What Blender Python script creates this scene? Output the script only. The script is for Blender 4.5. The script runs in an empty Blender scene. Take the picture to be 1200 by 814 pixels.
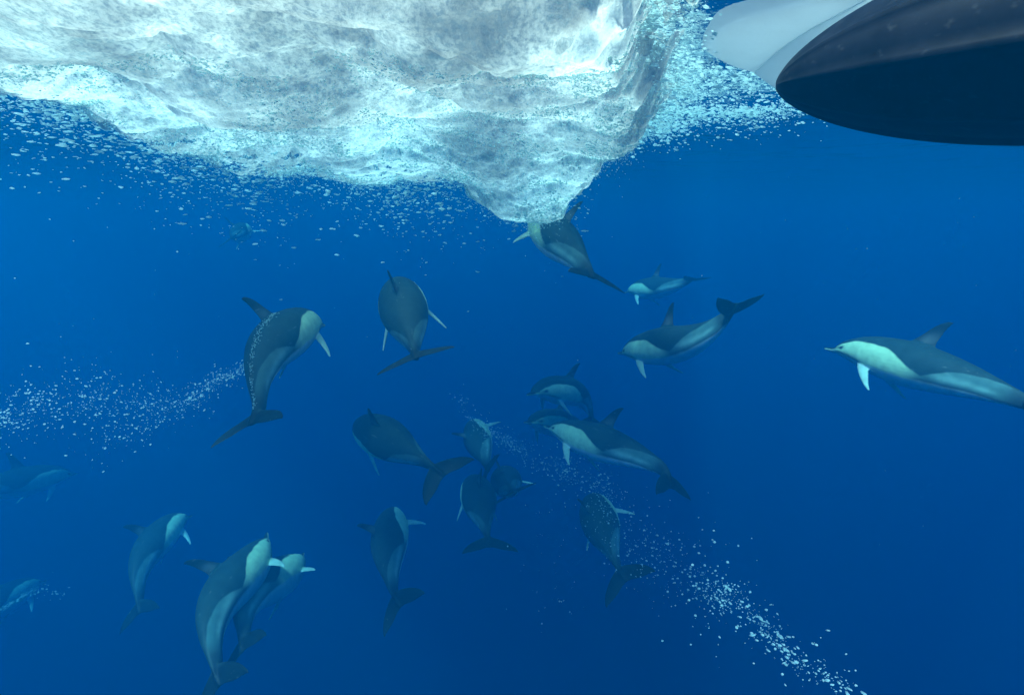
import bpy, bmesh, math, random
import numpy as np
from mathutils import Vector, Matrix

random.seed(7)
RNG = np.random.default_rng(11)
scene = bpy.context.scene
COL = scene.collection

# ------------------------------------------------------------------ camera
CAM_DEPTH = 1.0            # metres below the sea surface (surface is z = 0)
PITCH = math.radians(11.2)
FPX = 715.0                # focal length in pixels of a 1200 px wide frame
cam_d = bpy.data.cameras.new('camera')
cam = bpy.data.objects.new('camera', cam_d)
COL.objects.link(cam)
cam_d.sensor_width = 36.0
cam_d.lens = 36.0 * FPX / 1200.0
cam_d.clip_start = 0.02
cam_d.clip_end = 1000
cam.location = (0, 0, -CAM_DEPTH)
cam.rotation_euler = (math.pi / 2 - PITCH, 0, 0)
scene.camera = cam
C_R = Vector((1, 0, 0))
C_F = Vector((0, math.cos(PITCH), -math.sin(PITCH)))
C_U = Vector((0, math.sin(PITCH), math.cos(PITCH)))
C_O = Vector((0, 0, -CAM_DEPTH))


def at(px, py, d):
    """world point seen at a photograph pixel, d metres along the view axis"""
    return C_O + (C_F + C_R * ((px - 600) / FPX) + C_U * ((407 - py) / FPX)) * d


# ------------------------------------------------------------------ sky, sun, exposure
SUN_EL = math.radians(57)
SUN_AZ = math.radians(207)      # where the sun stands, from +Y clockwise
w = bpy.data.worlds.new('World')
scene.world = w
w.use_nodes = True
nt = w.node_tree
bg = nt.nodes['Background']
sky = nt.nodes.new('ShaderNodeTexSky')
sky.sky_type = 'NISHITA'
sky.sun_disc = False
sky.sun_elevation = SUN_EL
sky.sun_rotation = SUN_AZ
nt.links.new(sky.outputs[0], bg.inputs[0])
bg.inputs[1].default_value = 0.12

sun_d = bpy.data.lights.new('sun', 'SUN')
sun_d.energy = 4.5
sun_d.angle = math.radians(5)      # the rippled surface spreads the sun
sun_d.color = (1.0, 0.92, 0.80)
sun = bpy.data.objects.new('sun', sun_d)
COL.objects.link(sun)
sdir = Vector((math.sin(SUN_AZ) * math.cos(SUN_EL), math.cos(SUN_AZ) * math.cos(SUN_EL), math.sin(SUN_EL)))
sun.rotation_euler = sdir.to_track_quat('Z', 'Y').to_euler()
sun.location = (0, -5, 20)

scene.view_settings.view_transform = 'Standard'
scene.view_settings.look = 'None'
scene.view_settings.gamma = 1.0
scene.view_settings.exposure = 1.65
cy = scene.cycles
cy.max_bounces = 8
cy.diffuse_bounces = 4
cy.glossy_bounces = 2
cy.transmission_bounces = 4
cy.volume_bounces = 2
cy.transparent_max_bounces = 12
cy.sample_clamp_indirect = 4.0
cy.use_denoising = True
cy.caustics_reflective = False
cy.caustics_refractive = False

# ------------------------------------------------------------------ helpers


def new_mat(name):
    m = bpy.data.materials.new(name)
    m.use_nodes = True
    m.node_tree.nodes.clear()
    return m, m.node_tree.nodes, m.node_tree.links


def mesh_obj(name, verts, faces, mat=None, smooth=True):
    me = bpy.data.meshes.new(name)
    if isinstance(verts, np.ndarray):
        verts = verts.astype(np.float32)
    if isinstance(faces, np.ndarray):
        nf, k = faces.shape
        me.vertices.add(len(verts))
        me.vertices.foreach_set('co', np.ascontiguousarray(verts).ravel())
        me.loops.add(nf * k)
        me.loops.foreach_set('vertex_index', faces.astype(np.int32).ravel())
        me.polygons.add(nf)
        me.polygons.foreach_set('loop_start', np.arange(0, nf * k, k, dtype=np.int32))
        me.update(calc_edges=True)
    else:
        me.from_pydata([tuple(v) for v in verts], [], [tuple(f) for f in faces])
        me.update()
    if smooth:
        me.polygons.foreach_set('use_smooth', np.ones(len(me.polygons), dtype=bool))
    o = bpy.data.objects.new(name, me)
    COL.objects.link(o)
    if mat:
        me.materials.append(mat)
    return o


def tag(o, label=None, cat=None, group=None, kind=None):
    if label:
        o['label'] = label
    if cat:
        o['category'] = cat
    if group:
        o['group'] = group
    if kind:
        o['kind'] = kind
    return o


# gradient noise in numpy
_P = np.concatenate([RNG.permutation(256)] * 3)
_G = RNG.normal(size=(256, 3))
_G /= np.linalg.norm(_G, axis=1)[:, None]


def perlin(x, y, z=0.0):
    x, y, z = np.broadcast_arrays(np.asarray(x, float), np.asarray(y, float), np.asarray(z, float))
    xi, yi, zi = np.floor(x).astype(int), np.floor(y).astype(int), np.floor(z).astype(int)
    xf, yf, zf = x - xi, y - yi, z - zi
    xi &= 255
    yi &= 255
    zi &= 255
    u, v, ww = (t * t * t * (t * (t * 6 - 15) + 10) for t in (xf, yf, zf))
    out = 0
    for a in (0, 1):
        for b in (0, 1):
            for c in (0, 1):
                h = _P[_P[_P[xi + a] + yi + b] + zi + c]
                g = _G[h]
                d = g[..., 0] * (xf - a) + g[..., 1] * (yf - b) + g[..., 2] * (zf - c)
                out = out + d * (u if a else 1 - u) * (v if b else 1 - v) * (ww if c else 1 - ww)
    return out * 1.5


def smooth(e0, e1, x):
    t = np.clip((x - e0) / (e1 - e0), 0, 1)
    return t * t * (3 - 2 * t)


# ------------------------------------------------------------------ the water: closed volume box and the surface sheet
hm, n, l = new_mat('sea_water_volume')
out = n.new('ShaderNodeOutputMaterial')
pv = n.new('ShaderNodeVolumePrincipled')
EXT = (0.40, 0.130, 0.104)       # extinction per metre
ALB = (0.0, 0.203, 0.545)          # share of it that is scattered
DENS = 0.25
scat = [e * a / DENS for e, a in zip(EXT, ALB)]
absb = [e * (1 - a) / DENS for e, a in zip(EXT, ALB)]
# the node's absorption is density * (1-colour) * (1-sqrt(absorption colour))
acol = [max(0.0, 1 - min(1, ab / (1 - s))) ** 2 for ab, s in zip(absb, scat)]
pv.inputs['Color'].default_value = (*scat, 1)
pv.inputs['Absorption Color'].default_value = (*acol, 1)
pv.inputs['Density'].default_value = DENS
pv.inputs['Anisotropy'].default_value = 0.35
l.new(pv.outputs[0], out.inputs['Volume'])
bx0, bx1 = Vector((-110, -60, -90)), Vector((110, 130, 0.9))
bv = [(x, y, z) for z in (bx0.z, bx1.z) for y in (bx0.y, bx1.y) for x in (bx0.x, bx1.x)]
bf = [(0, 2, 3, 1), (4, 5, 7, 6), (0, 1, 5, 4), (2, 6, 7, 3), (0, 4, 6, 2), (1, 3, 7, 5)]
haze = mesh_obj('haze', bv, bf, hm, smooth=False)
tag(haze, 'clear deep blue sea water fading everything into blue', 'water', kind='stuff')

wm, n, l = new_mat('water_surface_material')
out = n.new('ShaderNodeOutputMaterial')
fr = n.new('ShaderNodeFresnel')
fr.inputs['IOR'].default_value = 1.33
gl = n.new('ShaderNodeBsdfGlossy')
gl.inputs['Roughness'].default_value = 0.05
tr = n.new('ShaderNodeBsdfTransparent')
mx = n.new('ShaderNodeMixShader')
nz = n.new('ShaderNodeTexNoise')
nz.inputs['Scale'].default_value = 2.2
nz.inputs['Detail'].default_value = 4
bp = n.new('ShaderNodeBump')
bp.inputs['Strength'].default_value = 0.5
bp.inputs['Distance'].default_value = 0.12
tcn = n.new('ShaderNodeTexCoord')
l.new(tcn.outputs['Object'], nz.inputs['Vector'])
l.new(nz.outputs[0], bp.inputs['Height'])
l.new(bp.outputs[0], gl.inputs['Normal'])
l.new(fr.outputs[0], mx.inputs[0])
l.new(tr.outputs[0], mx.inputs[1])
l.new(gl.outputs[0], mx.inputs[2])
l.new(mx.outputs[0], out.inputs['Surface'])


def axis(lo, hi, fine_lo, fine_hi, step):
    a = list(np.arange(fine_lo, fine_hi, step))
    s, p = step, fine_hi
    while p < hi:
        a.append(p)
        s *= 1.18
        p += s
    a.append(hi)
    s, p = step, fine_lo
    b = []
    while True:
        s *= 1.18
        p -= s
        if p <= lo:
            break
        b.append(p)
    b.append(lo)
    return np.array(b[::-1] + a)


xs, ys = axis(-105, 105, -14, 14, 0.11), axis(-55, 125, 0, 24, 0.11)
X, Y = np.meshgrid(xs, ys)
fade = np.exp(-(np.hypot(X, Y) / 45) ** 2)
Z = (0.10 * perlin(X * 0.35, Y * 0.42, 3.1) + 0.05 * perlin(X * 0.9, Y * 1.1, 8.3) + 0.02 * perlin(X * 2.3, Y * 2.6, 1.7)) * fade * (0.3 + 0.7 * smooth(5, 10, np.hypot(X, Y)))
V = np.stack([X, Y, Z], -1).reshape(-1, 3)
ny, nx = X.shape
i = np.arange(ny - 1)[:, None] * nx + np.arange(nx - 1)[None]
F = np.stack([i, i + 1, i + nx + 1, i + nx], -1).reshape(-1, 4)
ws = mesh_obj('water_surface', V, F, wm)
tag(ws, 'rippled underside of the sea surface', 'water', kind='structure')

# ------------------------------------------------------------------ foam churned under the surface
fm, n, l = new_mat('foam_material')
out = n.new('ShaderNodeOutputMaterial')
tcn = n.new('ShaderNodeTexCoord')


def noise(scale, detail, rough, stretch=None):
    t = n.new('ShaderNodeTexNoise')
    t.inputs['Scale'].default_value = scale
    t.inputs['Detail'].default_value = detail
    t.inputs['Roughness'].default_value = rough
    src = tcn.outputs['Object']
    if stretch:
        m = n.new('ShaderNodeMapping')
        m.inputs['Rotation'].default_value = (0, 0, stretch[0])
        m.inputs['Scale'].default_value = stretch[1]
        l.new(src, m.inputs['Vector'])
        src = m.outputs[0]
    l.new(src, t.inputs['Vector'])
    return t


def ramp(src, stops):
    c = n.new('ShaderNodeValToRGB')
    e = c.color_ramp.elements
    for k_, (p, v) in enumerate(stops):
        q = e[k_] if k_ < 2 else e.new(p)
        q.position = p
        q.color = (v * .99, v, v * .88, 1)
    l.new(src, c.inputs[0])
    return c


def mathn(op, a_, b_):
    m = n.new('ShaderNodeMath')
    m.operation = op
    for k_, q in enumerate((a_, b_)):
        if isinstance(q, float):
            m.inputs[k_].default_value = q
        else:
            l.new(q, m.inputs[k_])
    return m.outputs[0]


big = noise(0.9, 5, 0.55, (0.3, (1, 0.8, 1)))          # dense and thin patches of bubbles
mid = noise(7, 6, 0.6, (0.5, (1, 0.45, 1)))
fine = noise(60, 4, 0.7, (0.4, (1, 0.5, 1)))
grain = mathn('ADD', mathn('MULTIPLY', big.outputs[0], 0.68), mathn('ADD', mathn('MULTIPLY', mid.outputs[0], 0.24), mathn('MULTIPLY', fine.outputs[0], 0.16)))
tcol = ramp(grain, [(0.44, 0.22), (0.60, 1.0), (0.53, 0.55)])
bp = n.new('ShaderNodeBump')
bp.inputs['Strength'].default_value = 0.6
bp.inputs['Distance'].default_value = 0.006
l.new(mathn('ADD', fine.outputs[0], mid.outputs[0]), bp.inputs['Height'])
df = n.new('ShaderNodeBsdfDiffuse')
df.inputs['Color'].default_value = (0.8, 0.82, 0.81, 1)
tl = n.new('ShaderNodeBsdfTranslucent')
tp = n.new('ShaderNodeBsdfTransparent')
l.new(tcol.outputs[0], tl.inputs['Color'])
for s_ in (df, tl):
    l.new(bp.outputs[0], s_.inputs['Normal'])
mx = n.new('ShaderNodeMixShader')
mx.inputs[0].default_value = 0.75
l.new(df.outputs[0], mx.inputs[1])
l.new(tl.outputs[0], mx.inputs[2])
hole = ramp(fine.outputs[0], [(0.36, 0.40), (0.54, 0.10)])   # gaps between the bubbles let light through
mx2 = n.new('ShaderNodeMixShader')
l.new(hole.outputs[0], mx2.inputs[0])
l.new(mx.outputs[0], mx2.inputs[1])
l.new(tp.outputs[0], mx2.inputs[2])
l.new(mx2.outputs[0], out.inputs['Surface'])

# outline of the solid foam on the sea surface (metres, x right, y ahead)
EDGE = [(-2.3, 1.6), (-2.45, 2.2), (-2.6, 2.95), (-2.72, 3.5), (-2.8, 4.0), (-2.81, 4.6), (-2.76, 5.15), (-2.49, 5.5), (-2.2, 5.95), (-1.75, 6.35), (-1.5, 6.7), (-1.02, 6.3),
        (-0.64, 5.95), (-0.38, 6.5), (-0.24, 6.7), (0.18, 6.85), (0.52, 6.5), (0.6, 6.0), (0.85, 5.3), (1.03, 4.85), (1.1, 4.4), (1.03, 3.85), (0.86, 3.3), (0.7, 2.7), (0.52, 2.1), (0.4, 1.6)]
POLY = np.array(EDGE)


def poly_dist(x, y, P):
    """signed distance to a polygon, positive inside"""
    x, y = np.asarray(x), np.asarray(y)
    d = np.full(x.shape, 1e9)
    inside = np.zeros(x.shape, bool)
    for k in range(len(P)):
        ax, ay = P[k]
        bx_, by_ = P[(k + 1) % len(P)]
        ex, ey = bx_ - ax, by_ - ay
        t = np.clip(((x - ax) * ex + (y - ay) * ey) / (ex * ex + ey * ey + 1e-12), 0, 1)
        d = np.minimum(d, np.hypot(x - ax - t * ex, y - ay - t * ey))
        c = (ay > y) != (by_ > y)
        xi = ax + (y - ay) / (by_ - ay + 1e-12) * ex
        inside ^= c & (x < xi)
    return np.where(inside, d, -d)


def puffs(x, y, f, seed):
    """round lumps: half spheres round jittered cell points"""
    x, y = x * f, y * f
    xi, yi = np.floor(x).astype(int), np.floor(y).astype(int)
    best = np.zeros(x.shape)
    for a in (-1, 0, 1):
        for b in (-1, 0, 1):
            cx, cy_ = xi + a, yi + b
            h = _P[(_P[(cx + seed) & 255] + cy_) & 255]
            jx, jy = _P[h + 17] / 255.0, _P[h + 91] / 255.0
            rad = 0.55 + 0.5 * _P[h + 131] / 255.0
            d2 = ((x - cx - jx) ** 2 + (y - cy_ - jy) ** 2) / rad ** 2
            best = np.maximum(best, np.sqrt(np.clip(1 - d2, 0, 1)) * rad)
    return best


def billow(x, y, f, z):
    return (np.sqrt(perlin(x * f, y * f, z) ** 2 + 0.006) - 0.05) * 2.2


def foam_depth(x, y):
    sd = poly_dist(x, y, POLY)
    sd = sd + 0.18 * perlin(x * 1.7, y * 1.7, 2.2) + 0.14 * perlin(x * 4.5, y * 4.5, 5.2) + 0.09 * perlin(x * 11, y * 11, 6.2)
    body = smooth(0, 0.32, sd)
    plume = np.exp(-((np.abs(x - 0.15) / 0.5) ** 4 + (np.abs(y - 6.1) / 0.8) ** 4))
    ridge = np.exp(-(((x + 0.5) / 1.0) ** 2 + ((y - 5.2) / 1.2) ** 2))
    base = 0.04 + 0.34 * plume + 0.08 * ridge + 0.24 * smooth(3.6, 6.0, y)
    # the foam is drawn out along the flow
    wx = x + 0.25 * perlin(x * 0.9, y * 0.9, 11.0)
    wy = y + 0.25 * perlin(x * 0.9, y * 0.9, 17.0)
    wx = wx + 0.05 * perlin(x * 4.1, y * 4.1, 21.0)
    wy = wy + 0.05 * perlin(x * 4.1, y * 4.1, 27.0)
    lum = (0.14 * billow(wx, wy, 0.75, 1.3) + 0.17 * puffs(wx, wy, 1.25, 3) + 0.075 * puffs(wx, wy, 2.9, 29)
           + 0.030 * puffs(wx, wy, 7.0, 57) + 0.014 * puffs(wx, wy, 16, 81) + 0.006 * perlin(x * 34, y * 34, 3.0))
    return sd, 0.02 + body * np.maximum(base + lum, 0.03) + 0.01 * perlin(x * 18, y * 18, 2)


gx = np.arange(-3.6, 1.6, 0.016)
gy = np.concatenate([np.arange(1.6, 2.4, 0.04), np.arange(2.4, 7.4, 0.014)])
X, Y = np.meshgrid(gx, gy)
sd, dep = foam_depth(X, Y)
V = np.stack([X, Y, -dep], -1).reshape(-1, 3)
ny, nx = X.shape
i = np.arange(ny - 1)[:, None] * nx + np.arange(nx - 1)[None]
F = np.stack([i, i + nx, i + nx + 1, i + 1], -1).reshape(-1, 4)
fcx, fcy = X.ravel()[F].mean(1), Y.ravel()[F].mean(1)
fsd = sd.ravel()[F].min(1)
br = perlin(fcx * 9 + fcy * 3, fcy * 16 - fcx * 5, 61) + 0.6 * perlin(fcx * 21, fcy * 30, 67)
soft = 0.12 + 0.75 * smooth(-0.2, -1.2, fcx) * smooth(3.0, 5.5, fcy)      # breaks up into flecks along the far left rim
keep = (fsd > 0) & (fsd / soft + br * 1.2 > 0.55)
F = F[keep]
used = np.unique(F)
remap = np.full(len(V), -1)
remap[used] = np.arange(len(used))
fo = mesh_obj('foam', V[used], remap[F], fm)
tag(fo, 'churned white and grey foam hanging under the sea surface', 'foam', kind='stuff')

# ------------------------------------------------------------------ bubbles: small flattened blobs gathered into one mesh
bm_ = bmesh.new()
bmesh.ops.create_icosphere(bm_, subdivisions=1, radius=1.0)
ICO_V = np.array([v.co[:] for v in bm_.verts])
ICO_F = np.array([[v.index for v in f.verts] for f in bm_.faces])
bm_.free()
bm_ = bmesh.new()
bmesh.ops.create_icosphere(bm_, subdivisions=2, radius=1.0)
ICO2_V = np.array([v.co[:] for v in bm_.verts])
ICO2_F = np.array([[v.index for v in f.verts] for f in bm_.faces])
bm_.free()

bbm, n, l = new_mat('bubble_material')
out = n.new('ShaderNodeOutputMaterial')
pb = n.new('ShaderNodeBsdfPrincipled')
pb.inputs['Base Color'].default_value = (0.84, 0.98, 0.95, 1)
pb.inputs['Roughness'].default_value = 0.3
tl = n.new('ShaderNodeBsdfTranslucent')
tl.inputs['Color'].default_value = (0.84, 0.98, 0.95, 1)
mx = n.new('ShaderNodeMixShader')
mx.inputs[0].default_value = 0.8
l.new(pb.outputs[0], mx.inputs[1])
l.new(tl.outputs[0], mx.inputs[2])
l.new(mx.outputs[0], out.inputs['Surface'])


def blobs(name, P, S, axes, fine=False, jitter=0.25, mat=None):
    """P centres (n,3); S half sizes along the three axes (n,3); axes (n,3,3) rows are unit axes"""
    bvx, bfx = (ICO2_V, ICO2_F) if fine else (ICO_V, ICO_F)
    nb = len(P)
    j = 1 + jitter * RNG.normal(size=(nb, len(bvx), 1)).clip(-1.5, 1.5)
    loc = bvx[None] * j * S[:, None, :]
    Vv = np.einsum('nvk,nkc->nvc', loc, axes) + P[:, None, :]
    Ff = bfx[None] + (np.arange(nb) * len(bvx))[:, None, None]
    return mesh_obj(name, Vv.reshape(-1, 3), Ff.reshape(-1, 3), mat or bbm)


def frames(dirs, up=(0, 0, 1)):
    d = dirs / np.linalg.norm(dirs, axis=1)[:, None]
    u = np.broadcast_to(np.array(up, float), d.shape)
    s = np.cross(u, d)
    s /= np.linalg.norm(s, axis=1)[:, None] + 1e-9
    u2 = np.cross(d, s)
    return np.stack([d, s, u2], 1)


# loose flecks of foam and bubbles round the edge of the foam
N = 720000
x = RNG.uniform(-6.0, 3.2, N)
y = RNG.uniform(2.4, 8.6, N)
sd = poly_dist(x, y, POLY)
left = np.exp(-np.maximum(-sd - 0.02, 0) / np.where(x < -0.3, 0.34, 0.07)) * (sd < 0.2)
RP = np.array([(0.9, 5.9), (1.1, 4.8), (1.1, 3.9), (1.2, 3.7), (1.7, 4.0), (2.1, 4.5), (2.4, 5.0), (1.9, 5.6), (1.3, 6.6)])
rsd = poly_dist(x, y, RP)
right = smooth(-0.2, 0.15, rsd)
patch = smooth(-0.35, 0.35, perlin(x * 1.4, y * 1.4, 31) + 0.5 * perlin(x * 4, y * 4, 37))
streak = smooth(-0.3, 0.3, perlin(x * 3.2, y * 9, 41))
prob = np.maximum(1.3 * left * (0.2 + 0.8 * patch), 0.45 * right * (0.12 + 0.88 * patch)) * (0.3 + 0.7 * streak)
prob = np.where((x > 0.75) & (y < 3.5), prob * 0.12, prob)
k = RNG.random(N) < prob * 0.85
x, y, far = x[k], y[k], -sd[k]
nb = len(x)
print('flecks', nb)
size = np.minimum(0.0022 * (1 - RNG.random(nb)) ** -0.55, 0.0105) * np.interp(y, [3, 8], [1.1, 1.7])
ang = np.where(x < -0.8, 0.9, 0.55) + 0.25 * RNG.normal(size=nb)
dirs = np.stack([np.cos(ang), np.sin(ang), 0.1 * RNG.normal(size=nb)], 1)
zz = 0.12 + 0.38 * smooth(3.3, 6.2, y) * (x < 0.7)
z = -0.02 - np.abs(RNG.normal(size=nb)) * zz * (0.3 + 0.7 * RNG.random(nb)) - 0.04 * (perlin(x * 1.1, y * 1.1, 51) + 0.5)
S = np.stack([size * RNG.uniform(1.3, 3.2, nb), size, size * RNG.uniform(0.45, 0.8, nb)], 1)
fl = blobs('foam_flecks', np.stack([x, y, z], 1), S, frames(dirs), jitter=0.14)
tag(fl, 'bright flecks of foam and bubbles along the ragged foam edge', 'bubbles', kind='stuff')

# froth: bubbles clinging to the underside of the foam
N = 340000
x = RNG.uniform(-3.3, 1.4, N)
y = 2.6 + 4.4 * RNG.random(N) ** 1.1
sd, dep = foam_depth(x, y)
fr_p = smooth(-0.25, 0.45, perlin(x * 2.1, y * 2.1, 71) + 0.6 * perlin(x * 6, y * 6, 73)) * (0.35 + 0.65 * (1 - smooth(0.1, 0.8, sd)))
k = (sd > 0.02) & (RNG.random(N) < fr_p * 0.75)
x, y, dep = x[k], y[k], dep[k]
nb = len(x)
print('froth', nb)
size = (0.0025 + 0.005 * RNG.random(nb) ** 2.5) * np.interp(y, [3, 8], [0.9, 1.7])
ang = 0.6 + 0.4 * RNG.normal(size=nb)
dirs = np.stack([np.cos(ang), np.sin(ang), 0.3 * RNG.normal(size=nb)], 1)
loose = RNG.random(nb) < 0.45                      # part of it hangs free below the foam as a fine mist
size = np.where(loose, size * 0.6, size)
P_ = np.stack([x, y, -dep + 0.004 * RNG.normal(size=nb) - np.where(loose, RNG.exponential(0.035, nb), 0.004)], 1)
S = np.stack([size * RNG.uniform(1.0, 2.0, nb), size, size * RNG.uniform(0.6, 0.9, nb)], 1)
ft = blobs('froth', P_, S, frames(dirs))
tag(ft, 'grainy froth of tiny bubbles clinging under the foam', 'bubbles', kind='stuff')

# ------------------------------------------------------------------ dolphin
L = 2.05
# s from the beak tip (share of length): half height up, half height down, half width, centre height
PROF = np.array([
    (0.000, .006, .006, .008, -.030), (0.006, .014, .012, .017, -.030), (0.020, .020, .017, .023, -.030), (0.045, .024, .022, .029, -.029),
    (0.064, .028, .027, .035, -.028), (0.074, .036, .031, .044, -.026), (0.084, .058, .036, .058, -.024), (0.100, .080, .046, .076, -.018),
    (0.125, .102, .064, .096, -.012), (0.160, .122, .090, .118, -.006), (0.210, .146, .122, .146, 0), (0.270, .166, .150, .170, 0),
    (0.340, .181, .171, .186, 0), (0.410, .188, .182, .192, 0), (0.480, .185, .183, .186, 0), (0.550, .172, .172, .168, 0),
    (0.620, .153, .153, .142, 0), (0.700, .126, .128, .106, 0), (0.780, .098, .100, .070, 0), (0.850, .075, .076, .043, 0),
    (0.910, .056, .056, .028, 0), (0.950, .040, .040, .022, 0), (0.980, .024, .024, .018, 0), (0.995, .012, .012, .010, 0)])


PROF[:, 1:4] *= (1 + 0.10 * np.interp(PROF[:, 0], [0, .1, .25, .7, .9], [0, .3, 1, .8, 0]))[:, None]


def prof(s):
    return [np.interp(s, PROF[:, 0], PROF[:, c]) for c in (1, 2, 3, 4)]


def loft(rings, closed_ends=True):
    k = len(rings[0])
    V = [p for r in rings for p in r]
    F = []
    for a in range(len(rings) - 1):
        for b in range(k):
            c = (b + 1) % k
            F.append((a * k + b, a * k + c, (a + 1) * k + c, (a + 1) * k + b))
    if closed_ends:
        F.append(tuple(range(k))[::-1])
        F.append(tuple(range((len(rings) - 1) * k, len(rings) * k)))
    return V, F


def fin(sections, normal_axis_fn, k=12):
    """sections: (leading point, trailing point, half thickness, normal)"""
    rings = []
    for lead, trail, th, nrm in sections:
        lead, trail, nrm = Vector(lead), Vector(trail), Vector(nrm).normalized()
        r = []
        for a in range(k):
            t = 2 * math.pi * a / k
            c = 0.5 - 0.5 * math.cos(t)          # 0 leading .. 1 trailing
            prof_t = (1.25 * math.sqrt(max(c, 0)) * (1 - c) + 0.12 * math.sin(math.pi * c)) * 1.5
            off = th * prof_t * (1 if t < math.pi else -1)
            r.append(lead.lerp(trail, c) + nrm * off)
        rings.append(r)
    return loft(rings)


def interp_rows(rows, m):
    rows = np.array(rows, float)
    t = np.linspace(0, 1, len(rows))
    tt = np.linspace(0, 1, m)
    # smooth (Catmull-Rom) interpolation per column
    res = np.zeros((m, rows.shape[1]))
    for q, v in enumerate(tt):
        f = v * (len(rows) - 1)
        a = min(int(f), len(rows) - 2)
        u = f - a
        p0, p1, p2, p3 = rows[max(a - 1, 0)], rows[a], rows[a + 1], rows[min(a + 2, len(rows) - 1)]
        res[q] = 0.5 * ((2 * p1) + (-p0 + p2) * u + (2 * p0 - 5 * p1 + 4 * p2 - p3) * u * u + (-p0 + 3 * p1 - 3 * p2 + p3) * u ** 3)
    return res


def rest_dolphin(voxel, flip_down=0.7, flip_back=0.6):
    shells = []
    # trunk, x = distance from the beak tip, z up
    ss = np.unique(np.concatenate([np.linspace(0, 0.13, 30), np.linspace(0.13, 0.995, 60)]))
    rings = []
    up, dn, wd, cz = prof(ss)
    K = 36
    for q, s in enumerate(ss):
        r = []
        for a in range(K):
            t = 2 * math.pi * a / K
            c, sn = math.cos(t), math.sin(t)
            h = up[q] if sn > 0 else dn[q]
            r.append((s * L, wd[q] * c, cz[q] + h * sn))
        rings.append(r)
    shells.append(loft(rings))
    # dorsal fin: rows lead_x, lead_z, trail_x, trail_z, half thickness
    rows = [(0.84, 0.10, 1.20, 0.08, .034), (0.93, 0.19, 1.175, 0.175, .026), (1.015, 0.265, 1.175, 0.235, .019), (1.08, 0.338, 1.195, 0.305, .014),
            (1.135, 0.388, 1.215, 0.362, .011), (1.185, 0.420, 1.24, 0.408, .008), (1.22, 0.432, 1.255, 0.428, .006)]
    rows = [(r[0] - .09, r[1], r[2] - .09, r[3], r[4]) for r in rows]
    secs = [((r[0], 0, r[1]), (r[2], 0, r[3]), r[4], (0, 1, 0)) for r in interp_rows(rows, 16)]
    shells.append(fin(secs, None))
    # flippers
    for sgn in (-1, 1):
        rows = [(0.00, -0.05, 0.16, .028), (0.03, 0.06, 0.165, .023), (0.07, 0.13, 0.185, .018), (0.12, 0.19, 0.205, .014), (0.17, 0.235, 0.228, .011), (0.21, 0.262, 0.245, .008)]
        root = Vector((0.49, sgn * 0.115, -0.085))
        cd, sd_ = math.cos(flip_down), math.sin(flip_down)
        secs = []
        for lead_b, span, trail_b, th in interp_rows(rows, 14):
            def mp(back):
                bx = back + span * math.tan(flip_back) * 0.6
                return root + Vector((bx, sgn * span * cd, -span * sd_))
            secs.append((mp(lead_b), mp(trail_b), th, (0.0, sgn * sd_, cd)))
        shells.append(fin(secs, None))
    # flukes: rows span, lead_x, trail_x, half thickness; one lens from tip to tip
    half = [(0.00, 1.86, 2.045, .022), (0.05, 1.88, 2.055, .018), (0.11, 1.915, 2.085, .015), (0.17, 1.96, 2.105, .012), (0.22, 2.01, 2.118, .010), (0.255, 2.06, 2.128, .008), (0.275, 2.105, 2.14, .006)]
    hr = interp_rows(half, 14)
    secs = [((r[1], -r[0], 0.0), (r[2], -r[0], 0.0), r[3], (0, 0, 1)) for r in hr[::-1]] + [((r[1], r[0], 0.0), (r[2], r[0], 0.0), r[3], (0, 0, 1)) for r in hr[1:]]
    shells.append(fin(secs, None))
    V, F = [], []
    for v, f in shells:
        o = len(V)
        V += [tuple(p) for p in v]
        F += [tuple(i + o for i in q) for q in f]
    me = bpy.data.meshes.new('tmp')
    me.from_pydata(V, [], F)
    bm = bmesh.new()
    bm.from_mesh(me)
    bmesh.ops.recalc_face_normals(bm, faces=bm.faces)
    bm.to_mesh(me)
    bm.free()
    ob = bpy.data.objects.new('tmp', me)
    COL.objects.link(ob)
    md = ob.modifiers.new('r', 'REMESH')
    md.mode = 'VOXEL'
    md.voxel_size = voxel
    sm = ob.modifiers.new('s', 'SMOOTH')
    sm.factor = 0.5
    sm.iterations = 3
    dg = bpy.context.evaluated_depsgraph_get()
    ev = ob.evaluated_get(dg).to_mesh()
    co = np.zeros(len(ev.vertices) * 3)
    ev.vertices.foreach_get('co', co)
    co = co.reshape(-1, 3)
    li = np.zeros(len(ev.loops), dtype=np.int32)
    ev.loops.foreach_get('vertex_index', li)
    faces = li.reshape(-1, 4)
    bpy.data.objects.remove(ob)
    bpy.data.meshes.remove(me)
    return co, faces.copy(), coat(co)


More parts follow.
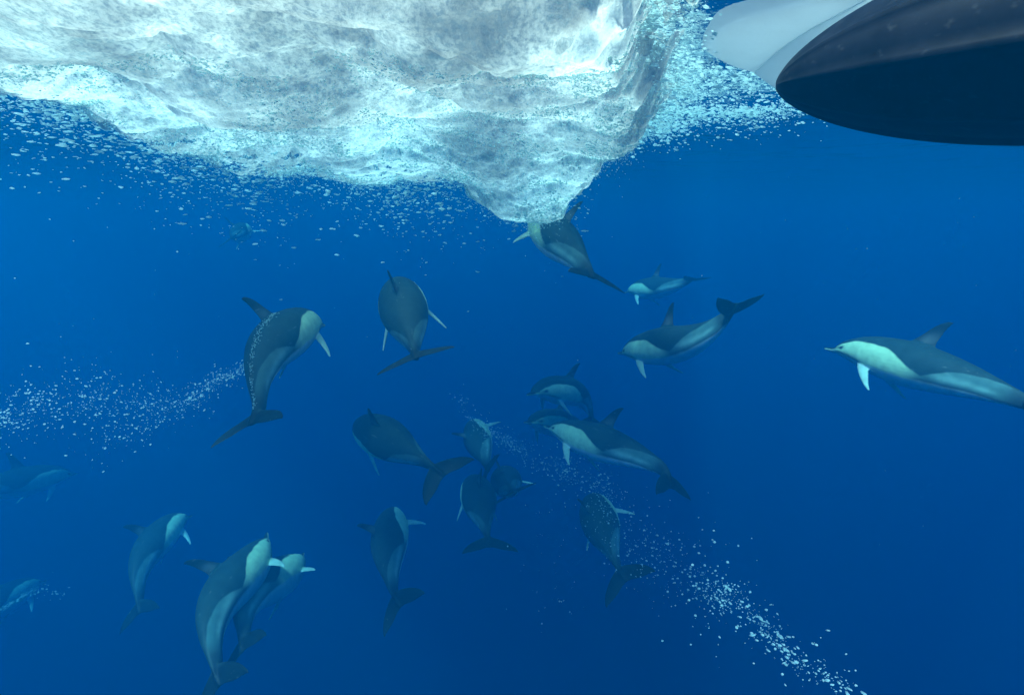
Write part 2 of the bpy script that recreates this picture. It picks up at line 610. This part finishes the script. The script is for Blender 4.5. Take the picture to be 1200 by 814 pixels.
def coat(co):
    """hourglass coat of the common dolphin, from rest coordinates"""
    s = co[:, 0] / L
    up, dn, wd, cz = prof(np.clip(s, 0, 0.995))
    z = co[:, 2] - cz
    y = co[:, 1]
    v = np.where(z > 0, z / up, z / dn)
    rn = np.sqrt((y / wd) ** 2 + v ** 2)
    nzv = perlin(co[:, 0] * 9, co[:, 1] * 9, co[:, 2] * 9) * 0.05
    v = v + nzv
    CAPE, CREAM, WHITE = np.array((.026, .058, .060)), np.array((.60, .82, .50)), np.array((.64, .76, .72))
    GREY, DGREY, BLACK = np.array((.10, .20, .19)), np.array((.045, .075, .08)), np.array((.009, .017, .019))

    def mixc(a, b, t):
        return a * (1 - t[:, None]) + b * t[:, None]
    n_ = len(s)
    s = s - .075 * smooth(.20, .44, s) * (1 - smooth(.72, .9, s))
    cape_v = np.interp(s, [0, .07, .10, .14, .20, .27, .34, .40, .45, .49, .53, .58, .64, .72, .80, 1], [.1, .2, .36, .52, .58, .54, .38, .10, -.22, -.40, -.18, .14, .42, .66, .82, 1.0])
    belly_v = np.interp(s, [0, .08, .15, .25, .35, .45, .50, .60, .70, .80, 1], [-.3, -.5, -.55, -.56, -.56, -.60, -.60, -.60, -.66, -.8, -1])
    side = mixc(np.tile(CREAM, (n_, 1)), np.tile(GREY, (n_, 1)), smooth(.40, .50, s))
    # paler streak low on the rear flank, darker tail stock
    st = np.exp(-((v + .22) / .20) ** 2) * smooth(.50, .58, s) * (1 - smooth(.74, .84, s))
    side = mixc(side, np.tile((.32, .54, .48), (n_, 1)), st * .8)
    side = mixc(side, np.tile(DGREY, (n_, 1)), smooth(.78, .90, s))
    c = mixc(np.tile(WHITE, (n_, 1)), side, smooth(-.05, .05, v - belly_v))
    # grey band that runs between flank and belly
    band = np.exp(-((v - belly_v - .02) / .09) ** 2) * smooth(.42, .52, s)
    c = mixc(c, np.tile(DGREY, (n_, 1)), band * .75)
    c = mixc(c, np.tile(DGREY * .7, (n_, 1)), smooth(.84, .93, s))
    c = mixc(c, np.tile(CAPE, (n_, 1)), smooth(-.03, .03, v - cape_v))
    # head: dark beak, lips, eye patch and bridle, stripe to the flipper
    c = mixc(c, np.tile((.42, .44, .42), (n_, 1)), (1 - smooth(.070, .082, s)) * (1 - smooth(-.2, .1, v)))
    c = mixc(c, np.tile(BLACK * 1.6, (n_, 1)), (1 - smooth(.070, .080, s)) * smooth(.05, .3, v))
    eye = np.exp(-(((s - .138) / .014) ** 2 + ((v - .13) / .14) ** 2))
    c = mixc(c, np.tile(BLACK, (n_, 1)), np.clip(eye * 1.6, 0, 1))
    br = np.exp(-((v - np.interp(s, [.07, .138], [.25, .16])) / .09) ** 2) * smooth(.072, .08, s) * (1 - smooth(.12, .145, s))
    c = mixc(c, np.tile(DGREY, (n_, 1)), br * .8)
    fs = np.exp(-((v - np.interp(s, [.08, .25], [-.35, -.52])) / .10) ** 2) * smooth(.08, .10, s) * (1 - smooth(.24, .27, s))
    c = mixc(c, np.tile(DGREY, (n_, 1)), fs * .7)
    # fins
    dors = (rn > 1.08) & (z > 0) & (s > .36) & (s < .7)
    hd = np.clip((co[:, 2] - .18) / .2, 0, 1)
    pale = np.exp(-(((co[:, 0] - .98 - .12 * hd) / .07) ** 2 + ((hd - .3) / .3) ** 2))
    dc = mixc(np.tile(BLACK * 1.3, (n_, 1)), np.tile((.15, .17, .17), (n_, 1)), pale * .8)
    c = np.where(dors[:, None], dc, c)
    flp = (rn > 1.07) & (z < 0.03) & (s > .19) & (s < .5)
    c = np.where(flp[:, None], np.array((.46, .62, .52)), c)
    flk = smooth(.915, .945, s)
    c = mixc(c, np.tile(BLACK, (n_, 1)), flk)
    return np.clip(c, 0, 1)


dm, n, l = new_mat('dolphin_skin')
out = n.new('ShaderNodeOutputMaterial')
pb = n.new('ShaderNodeBsdfPrincipled')
ca = n.new('ShaderNodeVertexColor')
ca.layer_name = 'coat'
tcn = n.new('ShaderNodeTexCoord')
nz = n.new('ShaderNodeTexNoise')
nz.inputs['Scale'].default_value = 14
nz.inputs['Detail'].default_value = 6
mp = n.new('ShaderNodeMapRange')
mp.inputs[1].default_value = 0.3
mp.inputs[2].default_value = 0.7
mp.inputs[3].default_value = 0.82
mp.inputs[4].default_value = 1.12
ml = n.new('ShaderNodeMix')
ml.data_type = 'RGBA'
ml.blend_type = 'MULTIPLY'
ml.inputs[0].default_value = 1.0
l.new(tcn.outputs['Object'], nz.inputs['Vector'])
l.new(nz.outputs[0], mp.inputs[0])
l.new(ca.outputs[0], ml.inputs[6])
l.new(mp.outputs[0], ml.inputs[7])
oi = n.new('ShaderNodeObjectInfo')
rot = n.new('ShaderNodeMapping')
rot.inputs['Rotation'].default_value = (.5, .7, .3)
rot.inputs['Scale'].default_value = (3, 42, 42)
l.new(tcn.outputs['Object'], rot.inputs['Vector'])
l.new(oi.outputs['Random'], rot.inputs['Location'])
sc = n.new('ShaderNodeTexNoise')            # healed scratches
sc.inputs['Scale'].default_value = 1.0
sc.inputs['Detail'].default_value = 1
l.new(rot.outputs[0], sc.inputs['Vector'])
sm_ = n.new('ShaderNodeMapRange')
sm_.inputs[1].default_value = .70
sm_.inputs[2].default_value = .78
sm_.inputs[4].default_value = .35
l.new(sc.outputs[0], sm_.inputs[0])
mx3 = n.new('ShaderNodeMix')
mx3.data_type = 'RGBA'
mx3.inputs[7].default_value = (.25, .32, .31, 1)
l.new(sm_.outputs[0], mx3.inputs[0])
l.new(ml.outputs[2], mx3.inputs[6])
l.new(mx3.outputs[2], pb.inputs['Base Color'])
pb.inputs['Roughness'].default_value = 0.5
pb.inputs['Specular IOR Level'].default_value = 0.15
l.new(pb.outputs[0], out.inputs['Surface'])

em, n, l = new_mat('eye_material')
out = n.new('ShaderNodeOutputMaterial')
pb = n.new('ShaderNodeBsdfPrincipled')
pb.inputs['Base Color'].default_value = (.01, .01, .012, 1)
pb.inputs['Roughness'].default_value = .15
l.new(pb.outputs[0], out.inputs['Surface'])
eye_me = bpy.data.meshes.new('eye')
eye_me.from_pydata([tuple(v * np.array((.016, .008, .013))) for v in ICO2_V], [], [tuple(int(i) for i in f) for f in ICO2_F])
for p in eye_me.polygons:
    p.use_smooth = True
eye_me.materials.append(em)

REST = {}


def rest(fine, flip):
    key = (fine, flip)
    if key not in REST:
        REST[key] = rest_dolphin(0.0085 if fine else 0.013, *{'out': (0.55, 0.45), 'down': (1.05, 0.6), 'tuck': (0.85, 0.95)}[flip])
    return REST[key]


SG = np.linspace(0, 1.06, 107)


def spine(bt, bh, lt, lh, fl=0):
    """centre line and frames; bt/bh: tail/head bent towards the belly, lt/lh: tail/head bent to the animal's right (degrees)"""
    wt = np.where(SG > .42, np.sin(np.clip((SG - .42) / .58, 0, 1) * math.pi * .62), 0)
    wt = wt / (wt.sum())
    wh = np.where(SG < .42, np.sin(np.clip((.42 - SG) / .42, 0, 1) * math.pi * .8), 0)
    wh = wh / wh.sum()
    wf = np.where((SG > .86) & (SG < .97), 1.0, 0)
    wf = wf / wf.sum()
    i0 = int(np.argmin(np.abs(SG - .42)))
    P = np.zeros((len(SG), 3))
    Fm = np.zeros((len(SG), 3, 3))
    M = Matrix.Identity(3)

    def rec(i, M):
        Fm[i] = np.array([M.col[0], M.col[1], M.col[2]])
    rec(i0, M)
    ds = (SG[1] - SG[0]) * L
    Mi = M.copy()
    for i in range(i0 + 1, len(SG)):
        Mi = Mi @ Matrix.Rotation(math.radians(bt) * wt[i] + math.radians(fl) * wf[i], 3, 'Y') @ Matrix.Rotation(math.radians(lt) * wt[i], 3, 'Z')
        rec(i, Mi)
        P[i] = P[i - 1] + Fm[i, 0] * ds
    Mi = M.copy()
    for i in range(i0 - 1, -1, -1):
        Mi = Mi @ Matrix.Rotation(-math.radians(bh) * wh[i], 3, 'Y') @ Matrix.Rotation(-math.radians(lh) * wh[i], 3, 'Z')
        rec(i, Mi)
        P[i] = P[i + 1] - Fm[i, 0] * ds
    return P, Fm


def dolphin(label, head, tail, D, away, dorsal, bt=0, bh=0, lt=0, lh=0, flip='out', size=1.0, fine=True, eyes=True, fl=0, ridge=False):
    co, faces, col = rest(fine, flip)
    P, Fm = spine(bt, bh, lt, lh, fl)
    s = np.clip(co[:, 0] / L, 0, SG[-1] - 1e-4)
    f = s / (SG[1] - SG[0])
    a = f.astype(int)
    u = (f - a)[:, None]
    ext = (co[:, 0] - s * L)[:, None]

    def place(s_, a_, u_, yy, zz, ext_):
        Pi = P[a_] * (1 - u_) + P[a_ + 1] * u_
        Fi = Fm[a_] * (1 - u_[..., None]) + Fm[a_ + 1] * u_[..., None]
        return Pi + Fi[:, 1] * yy[:, None] + Fi[:, 2] * zz[:, None] + Fi[:, 0] * ext_
    V = place(s, a, u, co[:, 1], co[:, 2], ext)
    H, T = Vector(P[0]), Vector(P[97])
    chord = (H - T)
    clen = chord.length * size
    ex = chord.normalized()
    ez = Vector((0, 0, 1))
    ez = (ez - ex * ez.dot(ex)).normalized()
    ey = ez.cross(ex)
    mid = (H + T) / 2
    # world chord from the two sight lines
    r1 = C_F + C_R * ((head[0] - 600) / FPX) + C_U * ((407 - head[1]) / FPX)
    r2 = C_F + C_R * ((tail[0] - 600) / FPX) + C_U * ((407 - tail[1]) / FPX)
    if (r1 - r2).length * D > clen:
        print('TOO LONG', label, (r1 - r2).length * D / clen)
        D = clen / (r1 - r2).length * 0.999
    lo, hi = 0.0, 2.0
    for _ in range(50):
        dl = (lo + hi) / 2
        if (r1 * (D + away * dl) - r2 * (D - away * dl)).length < clen:
            lo = dl
        else:
            hi = dl
    WH = C_O + r1 * (D + away * dl)
    WT = C_O + r2 * (D - away * dl)
    wx = (WH - WT).normalized()
    dv = C_R * dorsal[0] + C_U * dorsal[1] - C_F * dorsal[2]
    wz = (dv - wx * dv.dot(wx)).normalized()
    wy = wz.cross(wx)
    R = Matrix((wx, wy, wz)).transposed() @ Matrix((ex, ey, ez))
    loc = (V - np.array(mid)) * size
    o = mesh_obj('dolphin', loc, faces, dm)
    o.matrix_world = Matrix.Translation((WH + WT) / 2) @ R.to_4x4()
    var = RNG.uniform(.85, 1.18)
    col = np.clip(col * np.array((var, 1 + (var - 1) * .9, var)), 0, 1)
    at_ = o.data.color_attributes.new('coat', 'FLOAT_COLOR', 'POINT')
    at_.data.foreach_set('color', np.concatenate([col, np.ones((len(col), 1))], 1).astype(np.float32).ravel())
    tag(o, label, 'dolphin', 'pod of common dolphins')
    if ridge:
        nr = 260
        rs = RNG.uniform(.44, .93, nr)
        u_, d_, w_, c_ = prof(rs)
        tt = math.pi / 2 + RNG.normal(size=nr) * .10 - .25
        ff = rs / (SG[1] - SG[0])
        aa = ff.astype(int)
        pts = place(rs, aa, (ff - aa)[:, None], w_ * np.cos(tt) * 1.02, u_ * np.sin(tt) * 1.02 + .004, np.zeros((nr, 1)))
        pts = (pts - np.array(mid)) * size @ np.array(o.matrix_world.to_3x3()).T + np.array(o.matrix_world.translation)
        rr = RNG.uniform(.002, .0045, nr)
        rb = blobs('bubble_trail', pts, np.stack([rr, rr, rr], 1), frames(RNG.normal(size=(nr, 3))), jitter=.1)
        tag(rb, 'dotted line of bubbles along the arched dolphin back', 'bubbles', kind='stuff')
    if eyes:
        for sg in (-1, 1):
            ec = np.array([[0.138 * L, sg * 0.098, 0.002]])
            ss_ = ec[:, 0] / L
            ff = ss_ / (SG[1] - SG[0])
            aa = ff.astype(int)
            p = (place(ss_, aa, (ff - aa)[:, None], ec[:, 1], ec[:, 2], np.zeros((1, 1)))[0] - np.array(mid)) * size
            e = bpy.data.objects.new('eye', eye_me)
            COL.objects.link(e)
            e.parent = o
            e.location = p
            e.scale = (size,) * 3
    print('%-60s head %s tail %s' % (label[:60], tuple(round(c, 1) for c in WH), tuple(round(c, 1) for c in WT)))
    return o


#        label, head px, tail px, distance, head away?, dorsal direction (right, up, towards us)
dolphin('dolphin arched with tail hanging down, trail of bubbles leaving its back', (379, 378), (296, 493), 5.0, 1, (-.40, .9, .2), bt=82, bh=14, flip='down', fl=-60, ridge=True)
dolphin('dolphin seen from behind swimming away, flukes spread wide as a dark curved bar', (464, 328), (487, 418), 5.1, 1, (-.30, .92, .3), bt=2, flip='tuck', fl=-14)
dolphin('dolphin rising with its head in the hanging foam plume', (622, 254), (694, 323), 5.9, 1, (.45, .35, .8), bt=8, fine=False)
dolphin('small hazy dolphin in side view above the larger one with raised tail', (732, 341), (812, 327), 11.0, 1, (.0, 1, 0), bt=-14, flip='down', fine=False)
dolphin('dolphin in side view with tail curved up and tall dark fin', (724, 411), (860, 360), 6.4, 1, (-.08, 1, .05), bt=-42, bh=-4, flip='down')
dolphin('large dolphin in side view swimming away from the boat side, cream patch and pale flipper', (967, 405), (1222, 480), 5.3, 1, (.22, .95, .05), bt=12, bh=4, flip='down')
dolphin('dolphin seen from behind diving away with forked flukes slanting, left flipper hanging', (414, 494), (516, 554), 5.9, 1, (-.52, .80, .3), bt=14, flip='down', fl=12)
dolphin('faint dolphin seen from behind where a bubble trail passes its flank', (554, 492), (572, 550), 8.6, 1, (-.75, .3, .5), bt=5, fine=False)
dolphin('hazy pale dolphin arched just above a hidden one, tail bent down', (617, 460), (694, 496), 8.4, -1, (.15, 1, 0), bt=75, bh=12, flip='down', fine=False)
dolphin('hazy dolphin mostly hidden behind the head of a nearer one', (614, 492), (690, 506), 9.0, -1, (0, 1, 0), bt=15, flip='down', fine=False)
dolphin('dolphin in side view with tail hanging low, covering the one hidden behind it', (638, 496), (785, 566), 6.6, 1, (.36, .9, .08), bt=16, bh=-6, flip='down', fl=40)
dolphin('dolphin seen from above behind with pale left flank line, overlapped by another', (553, 558), (573, 637), 7.0, 1, (.12, .62, .7), bt=16, flip='down', fine=False)
dolphin('dim dolphin swimming straight away, crossing behind the pale-flanked one', (588, 556), (602, 577), 8.0, 1, (-.4, .9, .3), bt=0, fine=False)
dolphin('dolphin climbing away with notched flukes trailing below and fin at its side', (462, 592), (467, 706), 6.6, 1, (-.66, .6, .4), bt=26, flip='out', fl=12)
dolphin('dolphin speckled with bubbles, broad dark flukes twisted below it', (692, 578), (731, 676), 6.5, 1, (-.52, .58, .6), bt=16, flip='out', fl=14)
dolphin('dim dolphin arched upright with hooked fin, tail fading downward', (224, 602), (163, 714), 7.8, 1, (-.55, .83, .1), bt=78, bh=14, flip='down', fl=-30, fine=False)
dolphin('dolphin rising upright with bright cream chest and dark fin pointing outward', (310, 622), (256, 796), 5.4, 1, (-.70, .7, -.1), bt=84, bh=-26, flip='out', fl=-25)
dolphin('dolphin rising upright with cream chest beside the one with outward fin', (353, 646), (284, 758), 5.9, 1, (-.72, .66, -.15), bt=74, bh=-24, flip='out', fl=-25)
dolphin('dim hazy dolphin in side view under the long bubble trail', (92, 552), (-70, 578), 10.0, 1, (-.1, 1, .05), bt=-8, flip='down', fine=False, size=1.2)
dolphin('dim dolphin with white streak of bubbles along its belly', (55, 677), (-85, 752), 9.6, 1, (-.4, .9, .1), bt=6, flip='down', fine=False, size=1.2)
dolphin('tiny dark far dolphin just below the foam edge', (290, 268), (271, 279), 13.0, 1, (-.6, .8, .1), fine=False, eyes=False)

# ------------------------------------------------------------------ boat


def boat_paint(name, base, rough, scale, amount):
    m, n, l = new_mat(name)
    out = n.new('ShaderNodeOutputMaterial')
    pb = n.new('ShaderNodeBsdfPrincipled')
    tcn = n.new('ShaderNodeTexCoord')
    nz = n.new('ShaderNodeTexNoise')
    nz.inputs['Scale'].default_value = scale
    nz.inputs['Detail'].default_value = 8
    nz.inputs['Roughness'].default_value = 0.65
    cr = n.new('ShaderNodeValToRGB')
    cr.color_ramp.elements[0].position = 0.35
    cr.color_ramp.elements[1].position = 0.7
    cr.color_ramp.elements[0].color = (*[c * (1 - amount) for c in base], 1)
    cr.color_ramp.elements[1].color = (*[min(1, c * (1 + amount)) for c in base], 1)
    l.new(tcn.outputs['Object'], nz.inputs['Vector'])
    l.new(nz.outputs[0], cr.inputs[0])
    l.new(cr.outputs[0], pb.inputs['Base Color'])
    pb.inputs['Roughness'].default_value = rough
    pb.inputs['Specular IOR Level'].default_value = .25
    l.new(pb.outputs[0], out.inputs['Surface'])
    return m


dark = boat_paint('dark_bottom_paint', (.008, .009, .013), .55, 9, .7)
n, l = dark.node_tree.nodes, dark.node_tree.links
pbn = next(q for q in n if q.type == 'BSDF_PRINCIPLED')
pbn.inputs['Specular IOR Level'].default_value = .12
crn = next(q for q in n if q.type == 'VALTORGB')
tcn = next(q for q in n if q.type == 'TEX_COORD')
mpn = n.new('ShaderNodeMapping')
mpn.inputs['Rotation'].default_value = (0, .1, .45)
mpn.inputs['Scale'].default_value = (6, 55, 55)
l.new(tcn.outputs['Object'], mpn.inputs['Vector'])
nzn = n.new('ShaderNodeTexNoise')
nzn.inputs['Scale'].default_value = 1
nzn.inputs['Detail'].default_value = 3
l.new(mpn.outputs[0], nzn.inputs['Vector'])
mrn = n.new('ShaderNodeMapRange')
mrn.inputs[1].default_value = .62
mrn.inputs[2].default_value = .8
mrn.inputs[4].default_value = .5
l.new(nzn.outputs[0], mrn.inputs[0])
mxs = n.new('ShaderNodeMix')
mxs.data_type = 'RGBA'
mxs.inputs[7].default_value = (.06, .065, .07, 1)
l.new(mrn.outputs[0], mxs.inputs[0])
l.new(crn.outputs[0], mxs.inputs[6])
l.new(mxs.outputs[2], pbn.inputs['Base Color'])
white = boat_paint('white_gelcoat', (.56, .70, .70), .35, 5, .14)

boat = bpy.data.objects.new('boat', None)
COL.objects.link(boat)
boat.location = at(1100, 60, 1.4)
tag(boat, 'boat with white topsides and dark rounded bottom cutting the surface', 'boat')


def child(o, parent):
    o.parent = parent
    o.matrix_parent_inverse = Matrix.Translation(parent.location).inverted()
    return o


# thin glass fibre lets some daylight through
n, l = white.node_tree.nodes, white.node_tree.links
pbn = next(q for q in n if q.type == 'BSDF_PRINCIPLED')
on = next(q for q in n if q.type == 'OUTPUT_MATERIAL')
tln = n.new('ShaderNodeBsdfTranslucent')
tln.inputs['Color'].default_value = (.8, .82, .8, 1)
mxn = n.new('ShaderNodeMixShader')
mxn.inputs[0].default_value = .6
l.new(pbn.outputs[0], mxn.inputs[1])
l.new(tln.outputs[0], mxn.inputs[2])
l.new(mxn.outputs[0], on.inputs['Surface'])

# dark bottom: rounded nose lofted along the hull axis, with spray rails as ridges
tip = at(908, 101, 1.5)
ax_end = at(2150, -10, .88)
ax = (ax_end - tip)
LEN = ax.length
axn = ax.normalized()
upv = (Vector((0, 0, 1)) - axn * axn.z).normalized()
sidev = axn.cross(upv)
rings = []
M_, K_ = 60, 96
for q in range(M_):
    t = (q / (M_ - 1)) ** 1.6 * 0.995 + 0.002
    r = 0.31 * (1 - (1 - min(t * 2.0, 1)) ** 2.0) ** 0.62
    c = tip + ax * t + upv * (0.114 * t ** 0.6)
    ring = []
    for b in range(K_):
        th = 2 * math.pi * b / K_
        rr = r
        for a0, amp, wdt in ((math.radians(-58), .07, .055), (math.radians(-92), .06, .05), (math.radians(-18), .07, .06), (math.radians(22), .06, .06)):
            d = (th - a0 + math.pi) % (2 * math.pi) - math.pi
            rr += amp * r * math.exp(-(d / wdt) ** 2)
        ring.append(c + sidev * (math.cos(th) * rr * 0.95) + upv * (math.sin(th) * rr * (0.62 if math.sin(th) > 0 else 0.74)))
    rings.append(ring)
v, f = loft(rings)
hb = mesh_obj('hull_bottom', [p for p in v], f, dark)
child(hb, boat)
hb['label'] = 'dark rounded hull bottom with spray rails'

# strut that carries the dark hull, out of frame
sp = tip + ax * .6
sv, sf = loft([[sp + Vector((math.cos(q / 24 * 2 * math.pi) * .22, math.sin(q / 24 * 2 * math.pi) * .07, zz_ + .1)) for q in range(24)] for zz_ in (0, .3, .6, .9)])
child(mesh_obj('strut', sv, sf, dark), boat)

# white topsides: two facets with a chine, thickened upward
A = [(935, 112, 3.45), (965, 75, 3.1), (1003, 35, 2.85), (1040, 0, 2.6), (1090, -60, 2.4), (1140, -120, 2.25)]
B = [(884, 86, 3.46), (914, 59, 3.16), (945, 38, 2.95), (978, 20, 2.77), (1010, 3, 2.6), (1062, -26, 2.42)]
Cc = [(822, 56, 3.46), (826, 30, 3.1), (832, 5, 2.83), (840, -25, 2.64), (850, -60, 2.46), (860, -100, 2.3)]


def strip(p, q, m=24, k=10, bulge=0.02):
    P = [at(*r) for r in interp_rows(p, m)]
    Q = [at(*r) for r in interp_rows(q, m)]
    return [[P[i].lerp(Q[i], j / k) + Vector((0, 0, -bulge * math.sin(math.pi * j / k))) for j in range(k + 1)] for i in range(m)]


def shell(name, grid, mat, up=0.03):
    m, k = len(grid), len(grid[0])
    V = [p for r in grid for p in r] + [p + Vector((0.012, 0.02, up)) for r in grid for p in r]
    o_ = m * k
    F = []
    for i in range(m - 1):
        for j in range(k - 1):
            a = i * k + j
            F.append((a, a + 1, a + k + 1, a + k))
            F.append((o_ + a, o_ + a + k, o_ + a + k + 1, o_ + a + 1))
    rim = [(0, j) for j in range(k)] + [(i, k - 1) for i in range(1, m)] + [(m - 1, j) for j in range(k - 2, -1, -1)] + [(i, 0) for i in range(m - 2, 0, -1)]
    idx = [i * k + j for i, j in rim]
    for a, b in zip(idx, idx[1:] + idx[:1]):
        F.append((a, o_ + a, o_ + b, b))
    return mesh_obj(name, V, F, mat)


low = strip(A, B)
t1 = shell('lower_topside', low, white)
t2 = shell('upper_topside', strip([(a, b - 1, c - .015) for a, b, c in B], Cc), white)
for t in (t1, t2):
    md = t.modifiers.new('split', 'EDGE_SPLIT')
    md.split_angle = math.radians(40)
    child(t, boat)

# ------------------------------------------------------------------ bubble trails


def trail(name, label, pts, count, size=(.006, .016), elong=1.6, seed=0):
    """pts: (px, py, dist, spread in metres, weight)"""
    rg = np.random.default_rng(seed)
    pts_w = [at(p[0], p[1], p[2]) for p in pts]
    segw = np.array([(pts_w[i + 1] - pts_w[i]).length * (pts[i][4] + pts[i + 1][4]) / 2 for i in range(len(pts) - 1)])
    seg = rg.choice(len(segw), size=count, p=segw / segw.sum())
    u = rg.random(count)
    A_ = np.array([pts_w[i][:] for i in range(len(pts_w))])
    c = A_[seg] * (1 - u)[:, None] + A_[seg + 1] * u[:, None]
    sp = np.array([p[3] for p in pts])
    spread = sp[seg] * (1 - u) + sp[seg + 1] * u
    off = rg.normal(size=(count, 3)) * (spread * (0.35 + 0.9 * rg.random(count) ** 2))[:, None]
    clump = np.stack([perlin(c[:, 0] * 3 + q, c[:, 1] * 3, c[:, 2] * 3) for q in (1.3, 7.7, 13.1)], 1) * spread[:, None] * 0.9
    P_ = c + off + clump
    r = size[0] + (size[1] - size[0]) * rg.random(count) ** 3
    mist = rg.random(count) < .55
    r = np.where(mist, size[0] * rg.uniform(.35, .7, count), r)
    P_ = np.where(mist[:, None], c + off * .8 + clump, P_)
    d = A_[seg + 1] - A_[seg]
    d = d / np.linalg.norm(d, axis=1)[:, None] + rg.normal(size=d.shape) * 0.25
    S = np.stack([r * rg.uniform(1, elong, count), r, r * rg.uniform(.6, .9, count)], 1)
    o = blobs(name, P_, S, frames(d), jitter=0.12)
    tag(o, label, 'bubbles', kind='stuff')
    return o


trail('bubble_trail', 'long trail of silvery bubbles leaving the arched dolphin', [(288, 428, 4.9, .03, 2), (270, 442, 4.9, .05, 2), (230, 466, 4.6, .09, 1.3), (185, 480, 4.3, .11, 1.2), (140, 470, 4.0, .16, 1), (70, 470, 3.6, .15, 1.5), (10, 482, 3.3, .12, 2), (-40, 495, 3.1, .1, 2)], 2000, (.0025, .0065), 2.2, 1)
trail('bubble_trail', 'sparse bubbles sinking below the long bubble trail', [(185, 492, 4.3, .08, 1), (150, 515, 4.3, .12, .8), (130, 535, 4.3, .12, .5)], 120, (.003, .008), 1.6, 2)
trail('bubble_trail', 'broad diagonal stream of bubbles crossing the pod and drifting downward', [(535, 462, 8.6, .12, .4), (560, 495, 8.2, .07, 1), (600, 522, 7.2, .08, 1.4), (650, 545, 6.6, .14, 1.5), (700, 568, 6.2, .16, 1.4), (715, 600, 5.6, .2, .8), (760, 650, 4.9, .22, .7), (810, 680, 4.3, .2, 1.2), (850, 710, 3.8, .13, 1.6)], 2200, (.004, .010), 1.5, 4)
trail('bubble_trail', 'larger blurred bubbles at the lower end of the diagonal stream', [(850, 705, 3.6, .09, 1), (900, 745, 3.1, .08, 1.3), (935, 772, 2.8, .06, 1.4), (990, 815, 2.4, .06, 1)], 420, (.0035, .009), 3.4, 5)
trail('bubble_trail', 'scattered single bubbles around the speckled dolphin', [(640, 580, 6.0, .25, 1), (680, 640, 5.9, .4, 1), (660, 700, 5.6, .3, .6)], 110, (.003, .009), 1.3, 6)
trail('bubble_trail', 'white streak of bubbles on the dim dolphin belly', [(-20, 725, 7.6, .02, 2), (15, 706, 7.6, .02, 2), (42, 690, 7.6, .04, 1), (75, 688, 7.6, .12, .6)], 260, (.005, .012), 2.0, 7)
trail('bubble_trail', 'few loose bubbles drifting just below the foam', [(10, 190, 4.5, .15, 1), (120, 205, 5, .3, 1), (250, 250, 6.0, .3, 1), (420, 265, 7, .3, .5)], 60, (.005, .014), 1.8, 8)
trail('drifting_specks', 'sparse tiny specks drifting in the open water', [(0, 330, 4, .8, 1), (400, 420, 4, 1.0, 1), (800, 300, 4, 1.0, 1), (1200, 240, 4, .8, 1), (1000, 640, 3.5, .9, .7)], 150, (.0015, .004), 1.4, 10)
